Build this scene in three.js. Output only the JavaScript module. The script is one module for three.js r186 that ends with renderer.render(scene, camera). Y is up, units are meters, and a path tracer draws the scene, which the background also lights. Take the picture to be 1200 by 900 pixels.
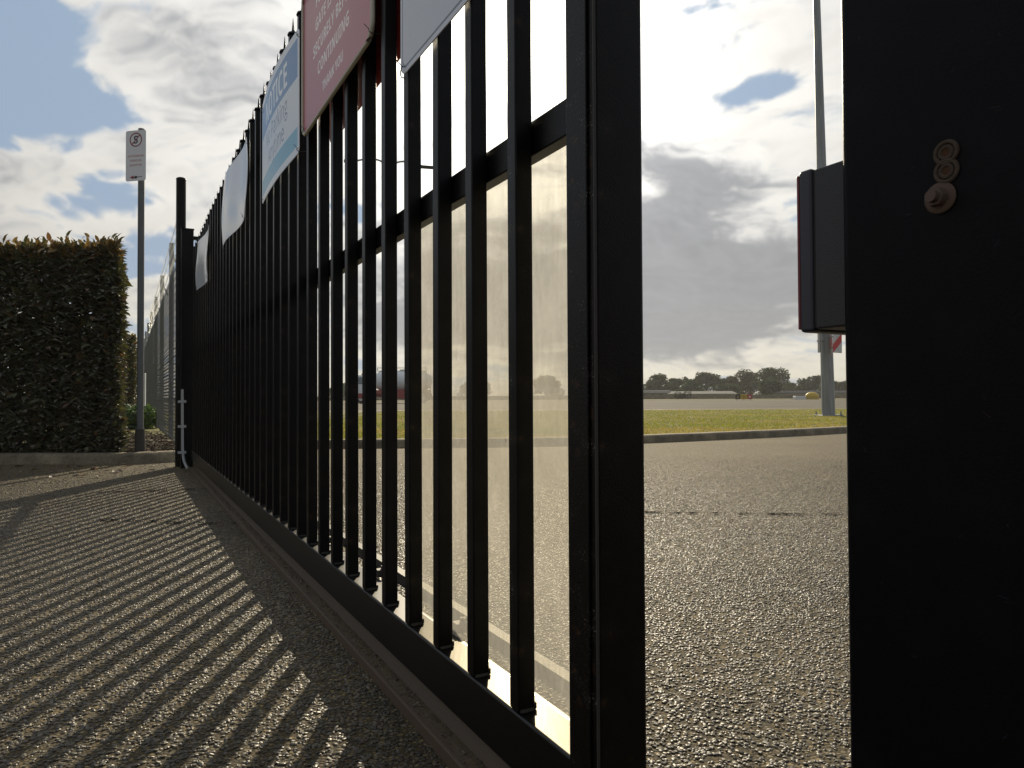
import * as THREE from 'three';
import { RoundedBoxGeometry } from 'three/addons/geometries/RoundedBoxGeometry.js';
import { mergeGeometries } from 'three/addons/utils/BufferGeometryUtils.js';

// ------------------------------------------------------------------ camera, sky, sun, exposure
const scene = new THREE.Scene();
const TH = Math.atan(452 / 832), C = Math.cos(TH), S = Math.sin(TH);   // turn of the gate line against the lens axis
const camera = new THREE.PerspectiveCamera(56.82, 4 / 3, 0.03, 4000);
camera.rotation.order = 'YXZ';
camera.position.set(0, 0.62, 0);
camera.rotation.set(1.03 * Math.PI / 180, 0, -0.26 * Math.PI / 180);

const renderer = new THREE.WebGLRenderer({ antialias: true });
renderer.toneMapping = THREE.LinearToneMapping;
renderer.toneMappingExposure = 1.0;
renderer.shadowMap.enabled = true;

const SUN_EL = 25.3 * Math.PI / 180, SUN_AZ = 0.6 * Math.PI / 180;      // azimuth measured right of -z
const sunDir = new THREE.Vector3(Math.sin(SUN_AZ) * Math.cos(SUN_EL), Math.sin(SUN_EL), -Math.cos(SUN_AZ) * Math.cos(SUN_EL));
const sun = new THREE.DirectionalLight(new THREE.Color().setRGB(1, 0.86, 0.62), 5);
sun.position.copy(sunDir).multiplyScalar(60);
sun.castShadow = true; sun.shadow.radius = 1; sun.shadow.mapSize.set(4096, 4096);
Object.assign(sun.shadow.camera, { left: -20, right: 20, top: 20, bottom: -20, near: 1, far: 160 });
scene.add(sun); scene.add(sun.target);

// ------------------------------------------------------------------ random numbers and noise
function rng(seed) { let a = seed >>> 0; return () => { a = (a + 0x6d2b79f5) >>> 0; let t = Math.imul(a ^ (a >>> 15), 1 | a); t = (t + Math.imul(t ^ (t >>> 7), 61 | t)) ^ t; return ((t ^ (t >>> 14)) >>> 0) / 4294967296; }; }
const PERM = new Uint8Array(512), GX = new Float32Array(256), GY = new Float32Array(256);
{ const r = rng(7), p = [...Array(256).keys()]; for (let i = 255; i > 0; i--) { const j = Math.floor(r() * (i + 1)); [p[i], p[j]] = [p[j], p[i]]; }
  for (let i = 0; i < 512; i++) PERM[i] = p[i & 255];
  for (let i = 0; i < 256; i++) { const a = r() * 6.2832; GX[i] = Math.cos(a); GY[i] = Math.sin(a); } }
function noise(x, y) {
  const xi = Math.floor(x), yi = Math.floor(y), fx = x - xi, fy = y - yi, X = xi & 255, Y = yi & 255;
  const u = fx * fx * fx * (fx * (fx * 6 - 15) + 10), v = fy * fy * fy * (fy * (fy * 6 - 15) + 10);
  const a = PERM[PERM[X] + Y], b = PERM[PERM[X + 1] + Y], c = PERM[PERM[X] + Y + 1], d = PERM[PERM[X + 1] + Y + 1];
  const n0 = GX[a] * fx + GY[a] * fy, n1 = GX[b] * (fx - 1) + GY[b] * fy, n2 = GX[c] * fx + GY[c] * (fy - 1), n3 = GX[d] * (fx - 1) + GY[d] * (fy - 1);
  const l0 = n0 + u * (n1 - n0), l1 = n2 + u * (n3 - n2); return (l0 + v * (l1 - l0)) * 1.4;
}
function fbm(x, y, o, gain = 0.5) { let s = 0, a = 0.5; for (let i = 0; i < o; i++) { s += a * noise(x, y); x = x * 2.03 + 13.7; y = y * 2.03 - 7.3; a *= gain; } return s; }
const sstep = (a, b, x) => { const t = Math.min(1, Math.max(0, (x - a) / (b - a))); return t * t * (3 - 2 * t); };
const lerp = (a, b, t) => a + (b - a) * t;

// ------------------------------------------------------------------ sky: broken cloud round a veiled low sun
{
  const W = 3072, H = 1536, data = new Float32Array(W * H * 4), D2 = 180 / Math.PI;
  // cloud masses: [azimuth, elevation, half width, half height, amount of cloud, amount of thickness], degrees
  const M = [
    [-36.5, 21, 7, 5, -0.42, 0], [-33, 14.5, 5, 2.2, -0.36, 0], [-25.5, 19.5, 3.5, 1.5, -0.22, 0], [-34.5, 11, 3, 1.5, -0.22, 0],
    [-29, 26, 7, 2.6, 0.26, 0.1], [-26, 17.5, 5, 2.0, 0.28, 0.0], [-33, 16, 2.6, 2.0, 0.55, 0.05], [-37.5, 9.5, 5, 2.2, 0.5, 0.05], [-37, 15, 2.2, 0.9, 0.3, 0], [-26, 12.5, 5, 3, 0.3, 0.05],
    [-22, 24, 6, 4, 0.22, 0.0], [-20, 16, 4, 4, 0.25, -0.1],
    [20.5, 21.5, 3.0, 1.8, -0.5, 0], [13, 28.5, 4, 1.6, -0.2, 0], [2, 24, 14, 10, 0.40, -0.25], [12, 18, 8, 6, 0.38, -0.02], [17, 14.5, 7, 3, 0.42, 0.05],
    [15, 9.5, 14, 4.2, 0.5, 0.6], [-3, 8, 16, 5, 0.45, 0.5], [15, 5.4, 14, 2.2, 0.4, 0.25], [18, 2.6, 9, 1.2, 0.2, -0.35], [13, 15.2, 3.5, 1.3, 0, 0.3], [17, 13.2, 5, 0.8, 0, -0.3], [18, 6.2, 7, 0.6, 0, -0.2],
  ];
  const bias = (az, el, k) => { let s = 0; for (const m of M) { const dx = (az - m[0]) / m[2], dy = (el - m[1]) / m[3], q = dx * dx + dy * dy; if (q < 9) s += m[k] * Math.exp(-q); } return s; };
  for (let j = 0; j < H; j++) {
    const el = ((j + 0.5) / H - 0.5) * Math.PI, y = Math.sin(el), cy = Math.cos(el);
    for (let i = 0; i < W; i++) {
      const o = (j * W + i) * 4;
      if (y < -0.01) { data[o] = 0.2; data[o + 1] = 0.19; data[o + 2] = 0.17; data[o + 3] = 1; continue; }
      const ph = ((i + 0.5) / W - 0.5) * 2 * Math.PI, x = Math.cos(ph) * cy, z = Math.sin(ph) * cy, yy = Math.max(0, y);
      const az = Math.atan2(x, -z) * D2, e = el * D2, g = Math.acos(Math.min(1, x * sunDir.x + y * sunDir.y + z * sunDir.z)) * D2;
      const q = 1 / (yy + 0.3), px = x * q, py = -z * q;
      const wx = fbm(px * 2.4 + 3.1, py * 2.4, 4), wy = fbm(px * 2.4 - 8.2, py * 2.4 + 4, 4);
      const bx = px * 2.7 + wx * 0.6 + 1.7, by = py * 3.0 + wy * 0.6 + 5.2;
      const inView = Math.abs(az) < 60, wa = az + wx * 7, we = e + wy * 5 * Math.min(1, e / 12);
      const f4 = fbm(bx, by, 4, 0.55), fine = fbm(bx * 6.2 + 3, by * 6.2, 5, 0.6) * 0.22;
      const d = f4 * 0.95 + fine + (inView ? bias(wa, we, 4) : 0) + 0.07;
      const toward = fbm(bx - px * 0.04, by + (3 - py) * 0.06, 4, 0.55) - f4;
      const cover = sstep(-0.1, 0.13, d), thick = sstep(0.12, 0.95, d + (inView ? bias(wa, we, 5) : 0) + toward * 1.3 + fine * 0.9 + 0.36 * fbm(bx * 0.9, by * 2.2 + 9, 4));
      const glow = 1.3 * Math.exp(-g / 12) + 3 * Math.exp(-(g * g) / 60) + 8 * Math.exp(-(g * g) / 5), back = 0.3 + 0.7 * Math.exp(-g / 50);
      const low = Math.exp(-Math.max(0, e) / 6);
      // clear air
      let r = lerp(0.34, 0.62, low * 0.8), gg = lerp(0.45, 0.64, low * 0.8), b = lerp(0.6, 0.66, low * 0.8);
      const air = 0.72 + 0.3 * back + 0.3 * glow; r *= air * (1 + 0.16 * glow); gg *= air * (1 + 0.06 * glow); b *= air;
      // cloud: bright where thin, grey where thick, more so against the light
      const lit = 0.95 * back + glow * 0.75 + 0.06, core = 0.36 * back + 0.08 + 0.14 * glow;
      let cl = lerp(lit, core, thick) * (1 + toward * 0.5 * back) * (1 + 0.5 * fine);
      cl = lerp(cl, Math.max(cl, 0.5), low * 0.6);
      const warm = Math.min(1, low * 1.1 + 0.25 * glow);
      data[o] = lerp(r, cl * lerp(1.01, 1.06, warm) * lerp(1.01, 0.97, thick), cover); data[o + 1] = lerp(gg, cl, cover); data[o + 2] = lerp(b, cl * lerp(0.97, 0.83, warm * (1 - 0.5 * thick)) * lerp(0.98, 1.07, thick), cover); data[o + 3] = 1;
    }
  }
  const sky = new THREE.DataTexture(data, W, H, THREE.RGBAFormat, THREE.FloatType);
  sky.mapping = THREE.EquirectangularReflectionMapping; sky.magFilter = sky.minFilter = THREE.LinearFilter; sky.needsUpdate = true;
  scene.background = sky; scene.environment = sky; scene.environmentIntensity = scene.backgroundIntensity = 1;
}

// ------------------------------------------------------------------ helpers
const lin = (r, g, b) => new THREE.Color().setRGB(r, g, b);
const grey = (v) => lin(v, v, v);
const G = (n, t, y = 0) => new THREE.Vector3(n * C - t * S, y, -(n * S + t * C));     // gate line: n across it (outwards from the lens), t along it
const P = (x, d, y = 0) => new THREE.Vector3(x, y, -d);                                // plain: x to the right, d metres ahead
const used = {};
function numbered(n) { const k = used[n] = (used[n] ?? -1) + 1; return k ? `${n}_${String(k).padStart(3, '0')}` : n; }
function tag(o, label, category, group) { o.userData = { ...o.userData, label, category }; if (group) o.userData.group = group; return o; }
function shade(o) { o.castShadow = o.receiveShadow = true; return o; }
function mesh(name, geo, m, parent = scene) { const o = shade(new THREE.Mesh(Array.isArray(geo) ? join(geo) : geo, m)); o.name = parent === scene ? numbered(name) : name; parent.add(o); return o; }
function base(name, label, category, pos, turn = 0, group) { const o = new THREE.Group(); o.name = numbered(name); o.position.copy(pos); o.rotation.y = turn; scene.add(o); return tag(o, label, category, group); }
function kind(o, k, label) { o.userData.kind = k; if (label) o.userData.label = label; return o; }
function join(list) {
  return mergeGeometries(list.map((g) => { const n = g.index ? g.toNonIndexed() : g.clone(); for (const k of Object.keys(n.attributes)) if (!['position', 'normal', 'uv'].includes(k)) n.deleteAttribute(k); if (!n.attributes.uv) n.setAttribute('uv', new THREE.BufferAttribute(new Float32Array(n.attributes.position.count * 2), 2)); return n; }), false);
}
function metres(g) {                                               // uv in metres, by the way a face points
  g = g.index ? g.toNonIndexed() : g; const p = g.attributes.position, uv = new Float32Array(p.count * 2);
  const a = new THREE.Vector3(), b = new THREE.Vector3(), c = new THREE.Vector3(), n = new THREE.Vector3();
  for (let i = 0; i < p.count; i += 3) {
    a.fromBufferAttribute(p, i); b.fromBufferAttribute(p, i + 1); c.fromBufferAttribute(p, i + 2);
    n.copy(b).sub(a).cross(c.clone().sub(a)); const x = Math.abs(n.x), y = Math.abs(n.y), z = Math.abs(n.z);
    [a, b, c].forEach((v, k) => { const [u, w] = x >= y && x >= z ? [v.z, v.y] : y >= z ? [v.x, v.z] : [v.x, v.y]; uv[(i + k) * 2] = u; uv[(i + k) * 2 + 1] = w; });
  }
  g.setAttribute('uv', new THREE.BufferAttribute(uv, 2)); return g;
}
const box = (w, h, d, x = 0, y = 0, z = 0, r = 0) => metres((r ? new RoundedBoxGeometry(w, h, d, 1, r) : new THREE.BoxGeometry(w, h, d)).translate(x, y, z));
const span = (x0, x1, y0, y1, z0, z1, r = 0) => box(x1 - x0, y1 - y0, z1 - z0, (x0 + x1) / 2, (y0 + y1) / 2, (z0 + z1) / 2, r);
const cyl = (r0, r1, h, seg, x = 0, y = 0, z = 0) => new THREE.CylinderGeometry(r1, r0, h, seg).translate(x, y + h / 2, z);
function rod(a, b, r, seg = 8, r2 = r) { const d = b.clone().sub(a), g = new THREE.CylinderGeometry(r2, r, d.length(), seg); g.applyQuaternion(new THREE.Quaternion().setFromUnitVectors(new THREE.Vector3(0, 1, 0), d.clone().normalize())); return g.translate((a.x + b.x) / 2, (a.y + b.y) / 2, (a.z + b.z) / 2); }
const v3 = (x, y, z) => new THREE.Vector3(x, y, z);
const tube = (pts, r, n = 24, s = 6) => new THREE.TubeGeometry(new THREE.CatmullRomCurve3(pts), n, r, s);

function dataTex(w, h, f, srgb = true) {
  const d = new Uint8Array(w * h * 4);
  for (let y = 0; y < h; y++) for (let x = 0; x < w; x++) { const c = f(x, y), o = (y * w + x) * 4; d[o] = c[0]; d[o + 1] = c[1]; d[o + 2] = c[2]; d[o + 3] = 255; }
  const t = new THREE.DataTexture(d, w, h); t.wrapS = t.wrapT = THREE.RepeatWrapping; t.magFilter = THREE.LinearFilter; t.minFilter = THREE.LinearMipmapLinearFilter; t.generateMipmaps = true;
  if (srgb) t.colorSpace = THREE.SRGBColorSpace; t.needsUpdate = true; return t;
}
const rep = (t, k) => { const c = t.clone(); c.repeat.set(k, k); c.needsUpdate = true; return c; };
function tiled(x, y, n, freq, o) {                                 // noise that wraps over n pixels
  const u = x / n, v = y / n, a = fbm(u * freq, v * freq, o), b = fbm((u - 1) * freq, v * freq, o), c = fbm(u * freq, (v - 1) * freq, o), d = fbm((u - 1) * freq, (v - 1) * freq, o);
  return lerp(lerp(a, b, u), lerp(c, d, u), v);
}
function stdMat(o) { return new THREE.MeshStandardMaterial(o); }

// ------------------------------------------------------------------ surfaces
// sealed stone chips: cells of about 9 mm, 1.15 m to the tile
const chipTex = (() => {
  const N = 1024, K = 128, r = rng(11), cx = new Float32Array(K * K), cy = new Float32Array(K * K), hh = new Float32Array(K * K), tone = new Float32Array(K * K), hue = new Float32Array(K * K), cell = N / K;
  for (let i = 0; i < K * K; i++) { cx[i] = r(); cy[i] = r(); hh[i] = r(); tone[i] = r(); hue[i] = r(); }
  const col = new Uint8Array(N * N * 4), bmp = new Uint8Array(N * N * 4);
  for (let y = 0; y < N; y++) for (let x = 0; x < N; x++) {
    const gx = x / cell, gy = y / cell, ix = Math.floor(gx), iy = Math.floor(gy); let best = 9, at = 0, second = 9;
    for (let j = -1; j <= 1; j++) for (let i = -1; i <= 1; i++) { const k = ((iy + j + K) % K) * K + ((ix + i + K) % K), dx = ix + i + cx[k] - gx, dy = iy + j + cy[k] - gy, q = dx * dx + dy * dy; if (q < best) { second = best; best = q; at = k; } else if (q < second) second = q; }
    const edge = Math.min(1, (Math.sqrt(second) - Math.sqrt(best)) * 2.2), h = edge * (0.35 + 0.65 * hh[at]), o = (y * N + x) * 4;
    const t = lerp(60, 82 + 66 * Math.pow(tone[at], 2), edge), w = hue[at];
    col[o] = t * (1.06 + 0.08 * w); col[o + 1] = t * 0.98; col[o + 2] = t * (0.8 - 0.12 * w); col[o + 3] = 255;
    bmp[o] = bmp[o + 1] = bmp[o + 2] = 255 * h; bmp[o + 3] = 255;
  }
  const mk = (d, s) => { const t = new THREE.DataTexture(d, N, N); t.wrapS = t.wrapT = THREE.RepeatWrapping; t.magFilter = THREE.LinearFilter; t.minFilter = THREE.LinearMipmapLinearFilter; t.generateMipmaps = true; if (s) t.colorSpace = THREE.SRGBColorSpace; t.needsUpdate = true; t.repeat.set(1 / 1.15, 1 / 1.15); return t; };
  return { map: mk(col, true), bump: mk(bmp, false) };
})();
const grainTex = dataTex(512, 512, (x, y) => { const v = 128 + 110 * tiled(x, y, 512, 60, 3) + 50 * tiled(x, y, 512, 9, 3); return [v, v, v]; }, false);
const concreteTex = dataTex(512, 512, (x, y) => { const v = 118 + 42 * tiled(x, y, 512, 40, 4) + 46 * tiled(x + 90, y, 512, 6, 4); return [v * 1.04, v * 0.98, v * 0.86]; });
const dirtTex = dataTex(512, 512, (x, y) => { const v = 74 + 55 * tiled(x, y, 512, 34, 4) + 30 * tiled(x, y + 50, 512, 5, 4); return [v * 1.12, v * 0.92, v * 0.68]; });
const turfTex = dataTex(512, 512, (x, y) => { const a = tiled(x, y, 512, 30, 4), b = tiled(x + 70, y, 512, 6, 4), v = 92 + 70 * a; return [v * (1.1 + 0.35 * b), v * (1.08 + 0.1 * b), v * 0.5]; });
// black paint with dust, scuffs and a few chips through to rust
const scuffs = (() => { const r = rng(23), a = []; for (let i = 0; i < 90; i++) a.push([r() * 512, r() * 512, r() * 3.1416, 2 + r() * r() * 12, 0.25 + r() * 0.6, r()]); return a; })();
const paintTex = (() => {
  const N = 512, f = new Float32Array(N * N), rust = new Float32Array(N * N);
  for (const [x, y, a, l, w, k] of scuffs) for (let s = 0; s < l; s += 0.5) { const X = ((Math.round(x + Math.cos(a) * s) % N) + N) % N, Y = ((Math.round(y + Math.sin(a) * s) % N) + N) % N; (k < 0.25 ? rust : f)[Y * N + X] = w; }
  return dataTex(N, N, (x, y) => {
    const d = Math.max(0, tiled(x, y, N, 8, 5)) * 26 + Math.max(0, tiled(x + 31, y, N, 50, 2) - 0.28) * 60, s = f[y * N + x] * 46, q = rust[y * N + x] * 60;
    return [7 + d * 0.9 + s + q * 1.3, 6.5 + d * 0.8 + s + q * 0.7, 7 + d * 0.66 + s + q * 0.4];
  });
})();
const galvTex = dataTex(256, 256, (x, y) => { const v = 138 + 26 * tiled(x, y, 256, 18, 3) + 22 * tiled(x, y + 40, 256, 4, 3); return [v * 0.98, v, v * 1.02]; });

const paint = new THREE.MeshPhysicalMaterial({ map: rep(paintTex, 2.2), roughness: 0.4, specularIntensity: 0.34, bumpMap: rep(grainTex, 5), bumpScale: 0.0005, name: 'black paint' });
const postPaint = new THREE.MeshPhysicalMaterial({ map: rep(paintTex, 3.1), color: lin(0.75, 0.78, 1.25), roughness: 0.5, specularIntensity: 0.22, bumpMap: rep(grainTex, 7), bumpScale: 0.00025, name: 'post paint' });
const railPaint = new THREE.MeshPhysicalMaterial({ map: rep(paintTex, 2.2), roughness: 0.36, specularIntensity: 0.7, name: 'rail paint' });
const wornTex = dataTex(512, 512, (x, y) => { const a = tiled(x, y, 512, 7, 5), f = Math.max(0, tiled(x * 2, y, 512, 110, 2) - 0.3) * 300 * (0.4 + Math.max(0, a * 3)), d = Math.max(0, a) * 48, q = Math.max(0, tiled(x + 77, y, 512, 12, 4) - 0.22) * 150; return [8 + d * 0.8 + f + q * 1.1, 7 + d * 0.68 + f * 0.95 + q * 0.6, 6.5 + d * 0.52 + f * 0.88 + q * 0.3]; });
const worn = new THREE.MeshPhysicalMaterial({ map: rep(wornTex, 3.2), roughness: 0.42, specularIntensity: 0.34, bumpMap: rep(grainTex, 6), bumpScale: 0.0006, name: 'worn paint' });
const oldPaint = stdMat({ color: lin(0.035, 0.033, 0.03), roughness: 0.6, bumpMap: rep(grainTex, 3), bumpScale: 0.0006 });
const galv = stdMat({ map: galvTex, roughness: 0.5, metalness: 0.35 });
const poleGrey = stdMat({ map: galvTex, color: lin(0.5, 0.5, 0.5), roughness: 0.6, metalness: 0.2 });
const wire = stdMat({ color: lin(0.6, 0.6, 0.58), roughness: 0.34, metalness: 0.85 });
const steelRust = stdMat({ color: lin(0.085, 0.056, 0.034), roughness: 0.65, bumpMap: rep(grainTex, 8), bumpScale: 0.0012, name: 'rusty steel' });
const concrete = stdMat({ map: concreteTex, roughness: 0.85, bumpMap: rep(grainTex, 2.5), bumpScale: 0.004 });
const kerbMat = stdMat({ map: rep(concreteTex, 0.9), color: lin(0.8, 0.76, 0.68), roughness: 0.9, bumpMap: rep(grainTex, 1.5), bumpScale: 0.006 });
const whitePaint = stdMat({ color: lin(0.62, 0.63, 0.64), roughness: 0.45 });
const conduitGrey = stdMat({ color: lin(0.34, 0.35, 0.36), roughness: 0.6 });
const aluminium = stdMat({ color: lin(0.5, 0.5, 0.5), roughness: 0.35, metalness: 0.8 });
const darkRubber = stdMat({ color: grey(0.02), roughness: 0.8 });
const redPaint = stdMat({ color: lin(0.24, 0.02, 0.02), roughness: 0.45 });

// ------------------------------------------------------------------ the setting
const sheet = (pts, y, flip) => {                                   // flat polygon, uv in metres
  const sh = new THREE.Shape(pts.map((p) => new THREE.Vector2(p.x, -p.z))), g = new THREE.ShapeGeometry(sh).rotateX(-Math.PI / 2).translate(0, y, 0);
  const p = g.attributes.position; for (let i = 0; i < p.count; i++) g.attributes.uv.setXY(i, p.getX(i), p.getZ(i)); return g;
};
kind(mesh('ground', sheet([P(-2000, -60), P(2000, -60), P(2000, 3000), P(-2000, 3000)], -0.03), stdMat({ map: rep(turfTex, 0.22), color: lin(0.85, 0.78, 0.8), roughness: 1 })), 'structure');

const roadMat = new THREE.MeshPhysicalMaterial({ map: chipTex.map, bumpMap: chipTex.bump, bumpScale: 0.0022, roughness: 0.86, specularIntensity: 0.5, vertexColors: true, name: 'chip seal' });
{ // chip sealed yard on both sides of the gate, with broad patches of wear
  const g = new THREE.PlaneGeometry(60, 40, 240, 160).rotateX(-Math.PI / 2).translate(4, 0, -14), p = g.attributes.position, c = new Float32Array(p.count * 3);
  for (let i = 0; i < p.count; i++) {
    const x = p.getX(i), z = p.getZ(i), v = 0.95 + 0.5 * fbm(x * 0.5, z * 0.5, 4) + 0.2 * fbm(x * 2.3, z * 2.3, 3);
    c[i * 3] = v; c[i * 3 + 1] = v; c[i * 3 + 2] = v; g.attributes.uv.setXY(i, x, z);
    p.setY(i, 0.004 * fbm(x * 0.7, z * 0.7, 2));
  }
  g.setAttribute('color', new THREE.BufferAttribute(c, 3)); g.computeVertexNormals();
  kind(mesh('road', g, roadMat), 'structure');
}
const apronMat = new THREE.MeshPhysicalMaterial({ map: rep(concreteTex, 0.05), color: lin(0.42, 0.41, 0.42), roughness: 0.95, specularIntensity: 0.35 });
kind(mesh('apron', sheet([P(-300, 26), P(300, 26), P(300, 96), P(-300, 96)], -0.006), apronMat), 'structure');
kind(mesh('apron_edge_line', sheet([P(-300, 31), P(300, 31), P(300, 32.6), P(-300, 32.6)], -0.001), stdMat({ color: lin(0.5, 0.48, 0.42), roughness: 0.8 })), 'structure');
kind(mesh('taxiway', sheet([P(-500, 108), P(500, 108), P(500, 126), P(-500, 126)], -0.01), apronMat), 'structure');

// kerb and verge across the yard
const kerbPts = [P(-4.6, 8.7), P(-3, 8.66), P(-1.3, 8.75), P(0.4, 8.93), P(1.75, 9.42), P(3.6, 10.45), P(5.6, 11.75), P(8.5, 14), P(13, 17.6), P(30, 30.5)];
const kerbCurve = new THREE.CatmullRomCurve3(kerbPts);
function kerbGeo(curve, n, w, h, y0 = -0.02) {
  const prof = [[0, y0], [0.018, h - 0.03], [0.045, h], [w, h + 0.004], [w, y0]], pos = [], uv = [], idx = [], L = curve.getLength(), r = rng(5);
  for (let i = 0; i <= n; i++) { const q = curve.getPointAt(i / n), tg = curve.getTangentAt(i / n), nx = tg.z, nz = -tg.x, wob = (r() - 0.5) * 0.006; let l = 0;
    prof.forEach(([a, b], k) => { if (k) l += Math.hypot(a - prof[k - 1][0], b - prof[k - 1][1]); pos.push(q.x + nx * (a + wob), b + (k > 0 && k < 4 ? wob * 0.6 : 0), q.z + nz * (a + wob)); uv.push(i / n * L, l); }); }
  for (let i = 0; i < n; i++) for (let k = 0; k < prof.length - 1; k++) { const a = i * 5 + k, b = a + 5; idx.push(a, b, a + 1, b, b + 1, a + 1); }
  const g = new THREE.BufferGeometry(); g.setAttribute('position', new THREE.Float32BufferAttribute(pos, 3)); g.setAttribute('uv', new THREE.Float32BufferAttribute(uv, 2)); g.setIndex(idx); g.computeVertexNormals(); return g;
}
kerbMat.side = THREE.DoubleSide;
const VERGE = 0.1;
const kerbRight = kind(mesh('kerb', kerbGeo(kerbCurve, 160, 0.15, VERGE), kerbMat), 'structure');
{
  const edge = kerbCurve.getSpacedPoints(60).map((p) => p.clone().add(v3(0.02, 0, -0.09)));
  kind(mesh('verge', sheet([...edge, P(60, 31), P(60, 27.2), P(-60, 27.2), P(-60, 8.8)], VERGE - 0.012), stdMat({ map: rep(turfTex, 0.8), color: lin(1, 0.95, 0.8), roughness: 1, bumpMap: rep(grainTex, 1.2), bumpScale: 0.02 })), 'structure');
}
// garden bed with its kerb beyond the gate
const bedCurve = new THREE.CatmullRomCurve3([P(-12, 6.95), P(-8, 6.84), P(-5.5, 6.76), P(-3.95, 6.7), P(-3.62, 6.72), P(-3.42, 6.84), P(-3.22, 7.05)], false, 'catmullrom', 0.3);
const bedKerb = kind(mesh('kerb', kerbGeo(bedCurve, 120, 0.13, 0.1), kerbMat), 'structure');
{
  const edge = bedCurve.getSpacedPoints(50).map((p) => p.clone().add(v3(0, 0, -0.08))), far = [G(0.4, 9), G(0.42, 20), G(0.42, 60)];
  kind(mesh('garden_bed', sheet([...edge, ...far, P(-60, 52), P(-40, 7.2)], 0.085), stdMat({ map: rep(dirtTex, 1.4), roughness: 1, bumpMap: rep(grainTex, 2), bumpScale: 0.02 })), 'structure');
}

// thin tar seams and cracks in the seal
function seam(name, a, b, w, seed, gap) {
  const r = rng(seed), n = 60, pos = [], idx = []; const d = b.clone().sub(a), nx = -d.z / d.length(), nz = d.x / d.length(); let off = 0;
  for (let i = 0; i <= n; i++) { off += (r() - 0.5) * 0.012; off *= 0.94; const p = a.clone().addScaledVector(d, i / n), ww = w * (0.3 + r()) * (noise(i * gap, seed) > -0.05 ? 1 : 0.04); for (const s of [-1, 1]) pos.push(p.x + nx * (off + s * ww), 0.0068, p.z + nz * (off + s * ww)); if (i) { const k = i * 2; idx.push(k - 2, k - 1, k, k - 1, k + 1, k); } }
  const g = new THREE.BufferGeometry(); g.setAttribute('position', new THREE.Float32BufferAttribute(pos, 3)); g.setIndex(idx); g.computeVertexNormals();
  return kind(mesh(name, g, tarMat), 'structure');
}
const tarMat = new THREE.MeshPhysicalMaterial({ color: grey(0.025), roughness: 1, specularIntensity: 0, side: THREE.DoubleSide });
seam('tar_seam', P(0.7, 3.78), P(1.85, 3.66), 0.014, 5, 0.21); seam('road_crack', P(-2.1, 3.62), P(-1.36, 3.5), 0.014, 9, 0.13); seam('road_crack', P(-2.9, 4.6), P(-1.9, 4.9), 0.014, 14, 0.17);

// concrete strip, edge angle and running rail under the gate
{
  const o = new THREE.Group(); o.name = 'gate_track'; o.position.copy(G(0, 0)); o.rotation.y = TH; scene.add(o); kind(o, 'structure');
  mesh('concrete_strip', metres(new THREE.BoxGeometry(0.2, 0.06, 9.4, 2, 1, 60).translate(0.59, -0.018, -3.2)), stdMat({ map: rep(concreteTex, 2.2), color: lin(0.5, 0.41, 0.3), roughness: 0.9, bumpMap: rep(grainTex, 5), bumpScale: 0.006 }), o);
  mesh('edge_angle', [span(0.478, 0.486, -0.03, 0.022, -7.4, 1.4, 0.002), span(0.486, 0.5, 0.006, 0.013, -7.4, 1.4)], steelRust, o);
  const prof = new THREE.Shape([[-0.02, 0], [-0.006, 0.02], [-0.003, 0.0235], [0.003, 0.0235], [0.006, 0.02], [0.02, 0]].map((p) => new THREE.Vector2(...p)));
  mesh('running_rail', metres(new THREE.ExtrudeGeometry(prof, { depth: 8.8, bevelEnabled: false }).translate(0.543, 0.0122, -7.4)), steelRust, o);
  const r = rng(91), grit = new THREE.InstancedMesh(new THREE.IcosahedronGeometry(1, 0), stdMat({ color: lin(1, 1, 1), roughness: 0.8 }), 2600), mt = new THREE.Matrix4(), e = new THREE.Euler(), q = new THREE.Quaternion(), col = new THREE.Color();
  for (let i = 0; i < 2600; i++) { const sz = 0.001 + 0.0035 * r() * r(), n = r() < 0.6 ? 0.488 + 0.034 * r() : 0.56 + 0.12 * r(); e.set(r() * 6, r() * 6, r() * 6); mt.compose(v3(n, 0.012 + sz * 0.4, 1.2 - 7 * Math.pow(r(), 0.9)), q.setFromEuler(e), v3(sz, sz * 0.6, sz * 1.2)); grit.setMatrixAt(i, mt); const k = 0.06 + 0.14 * r(); grit.setColorAt(i, col.setRGB(k * 1.1, k * 0.9, k * 0.65)); }
  grit.name = 'grit'; kind(grit, 'stuff'); o.add(shade(grit));
}

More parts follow.
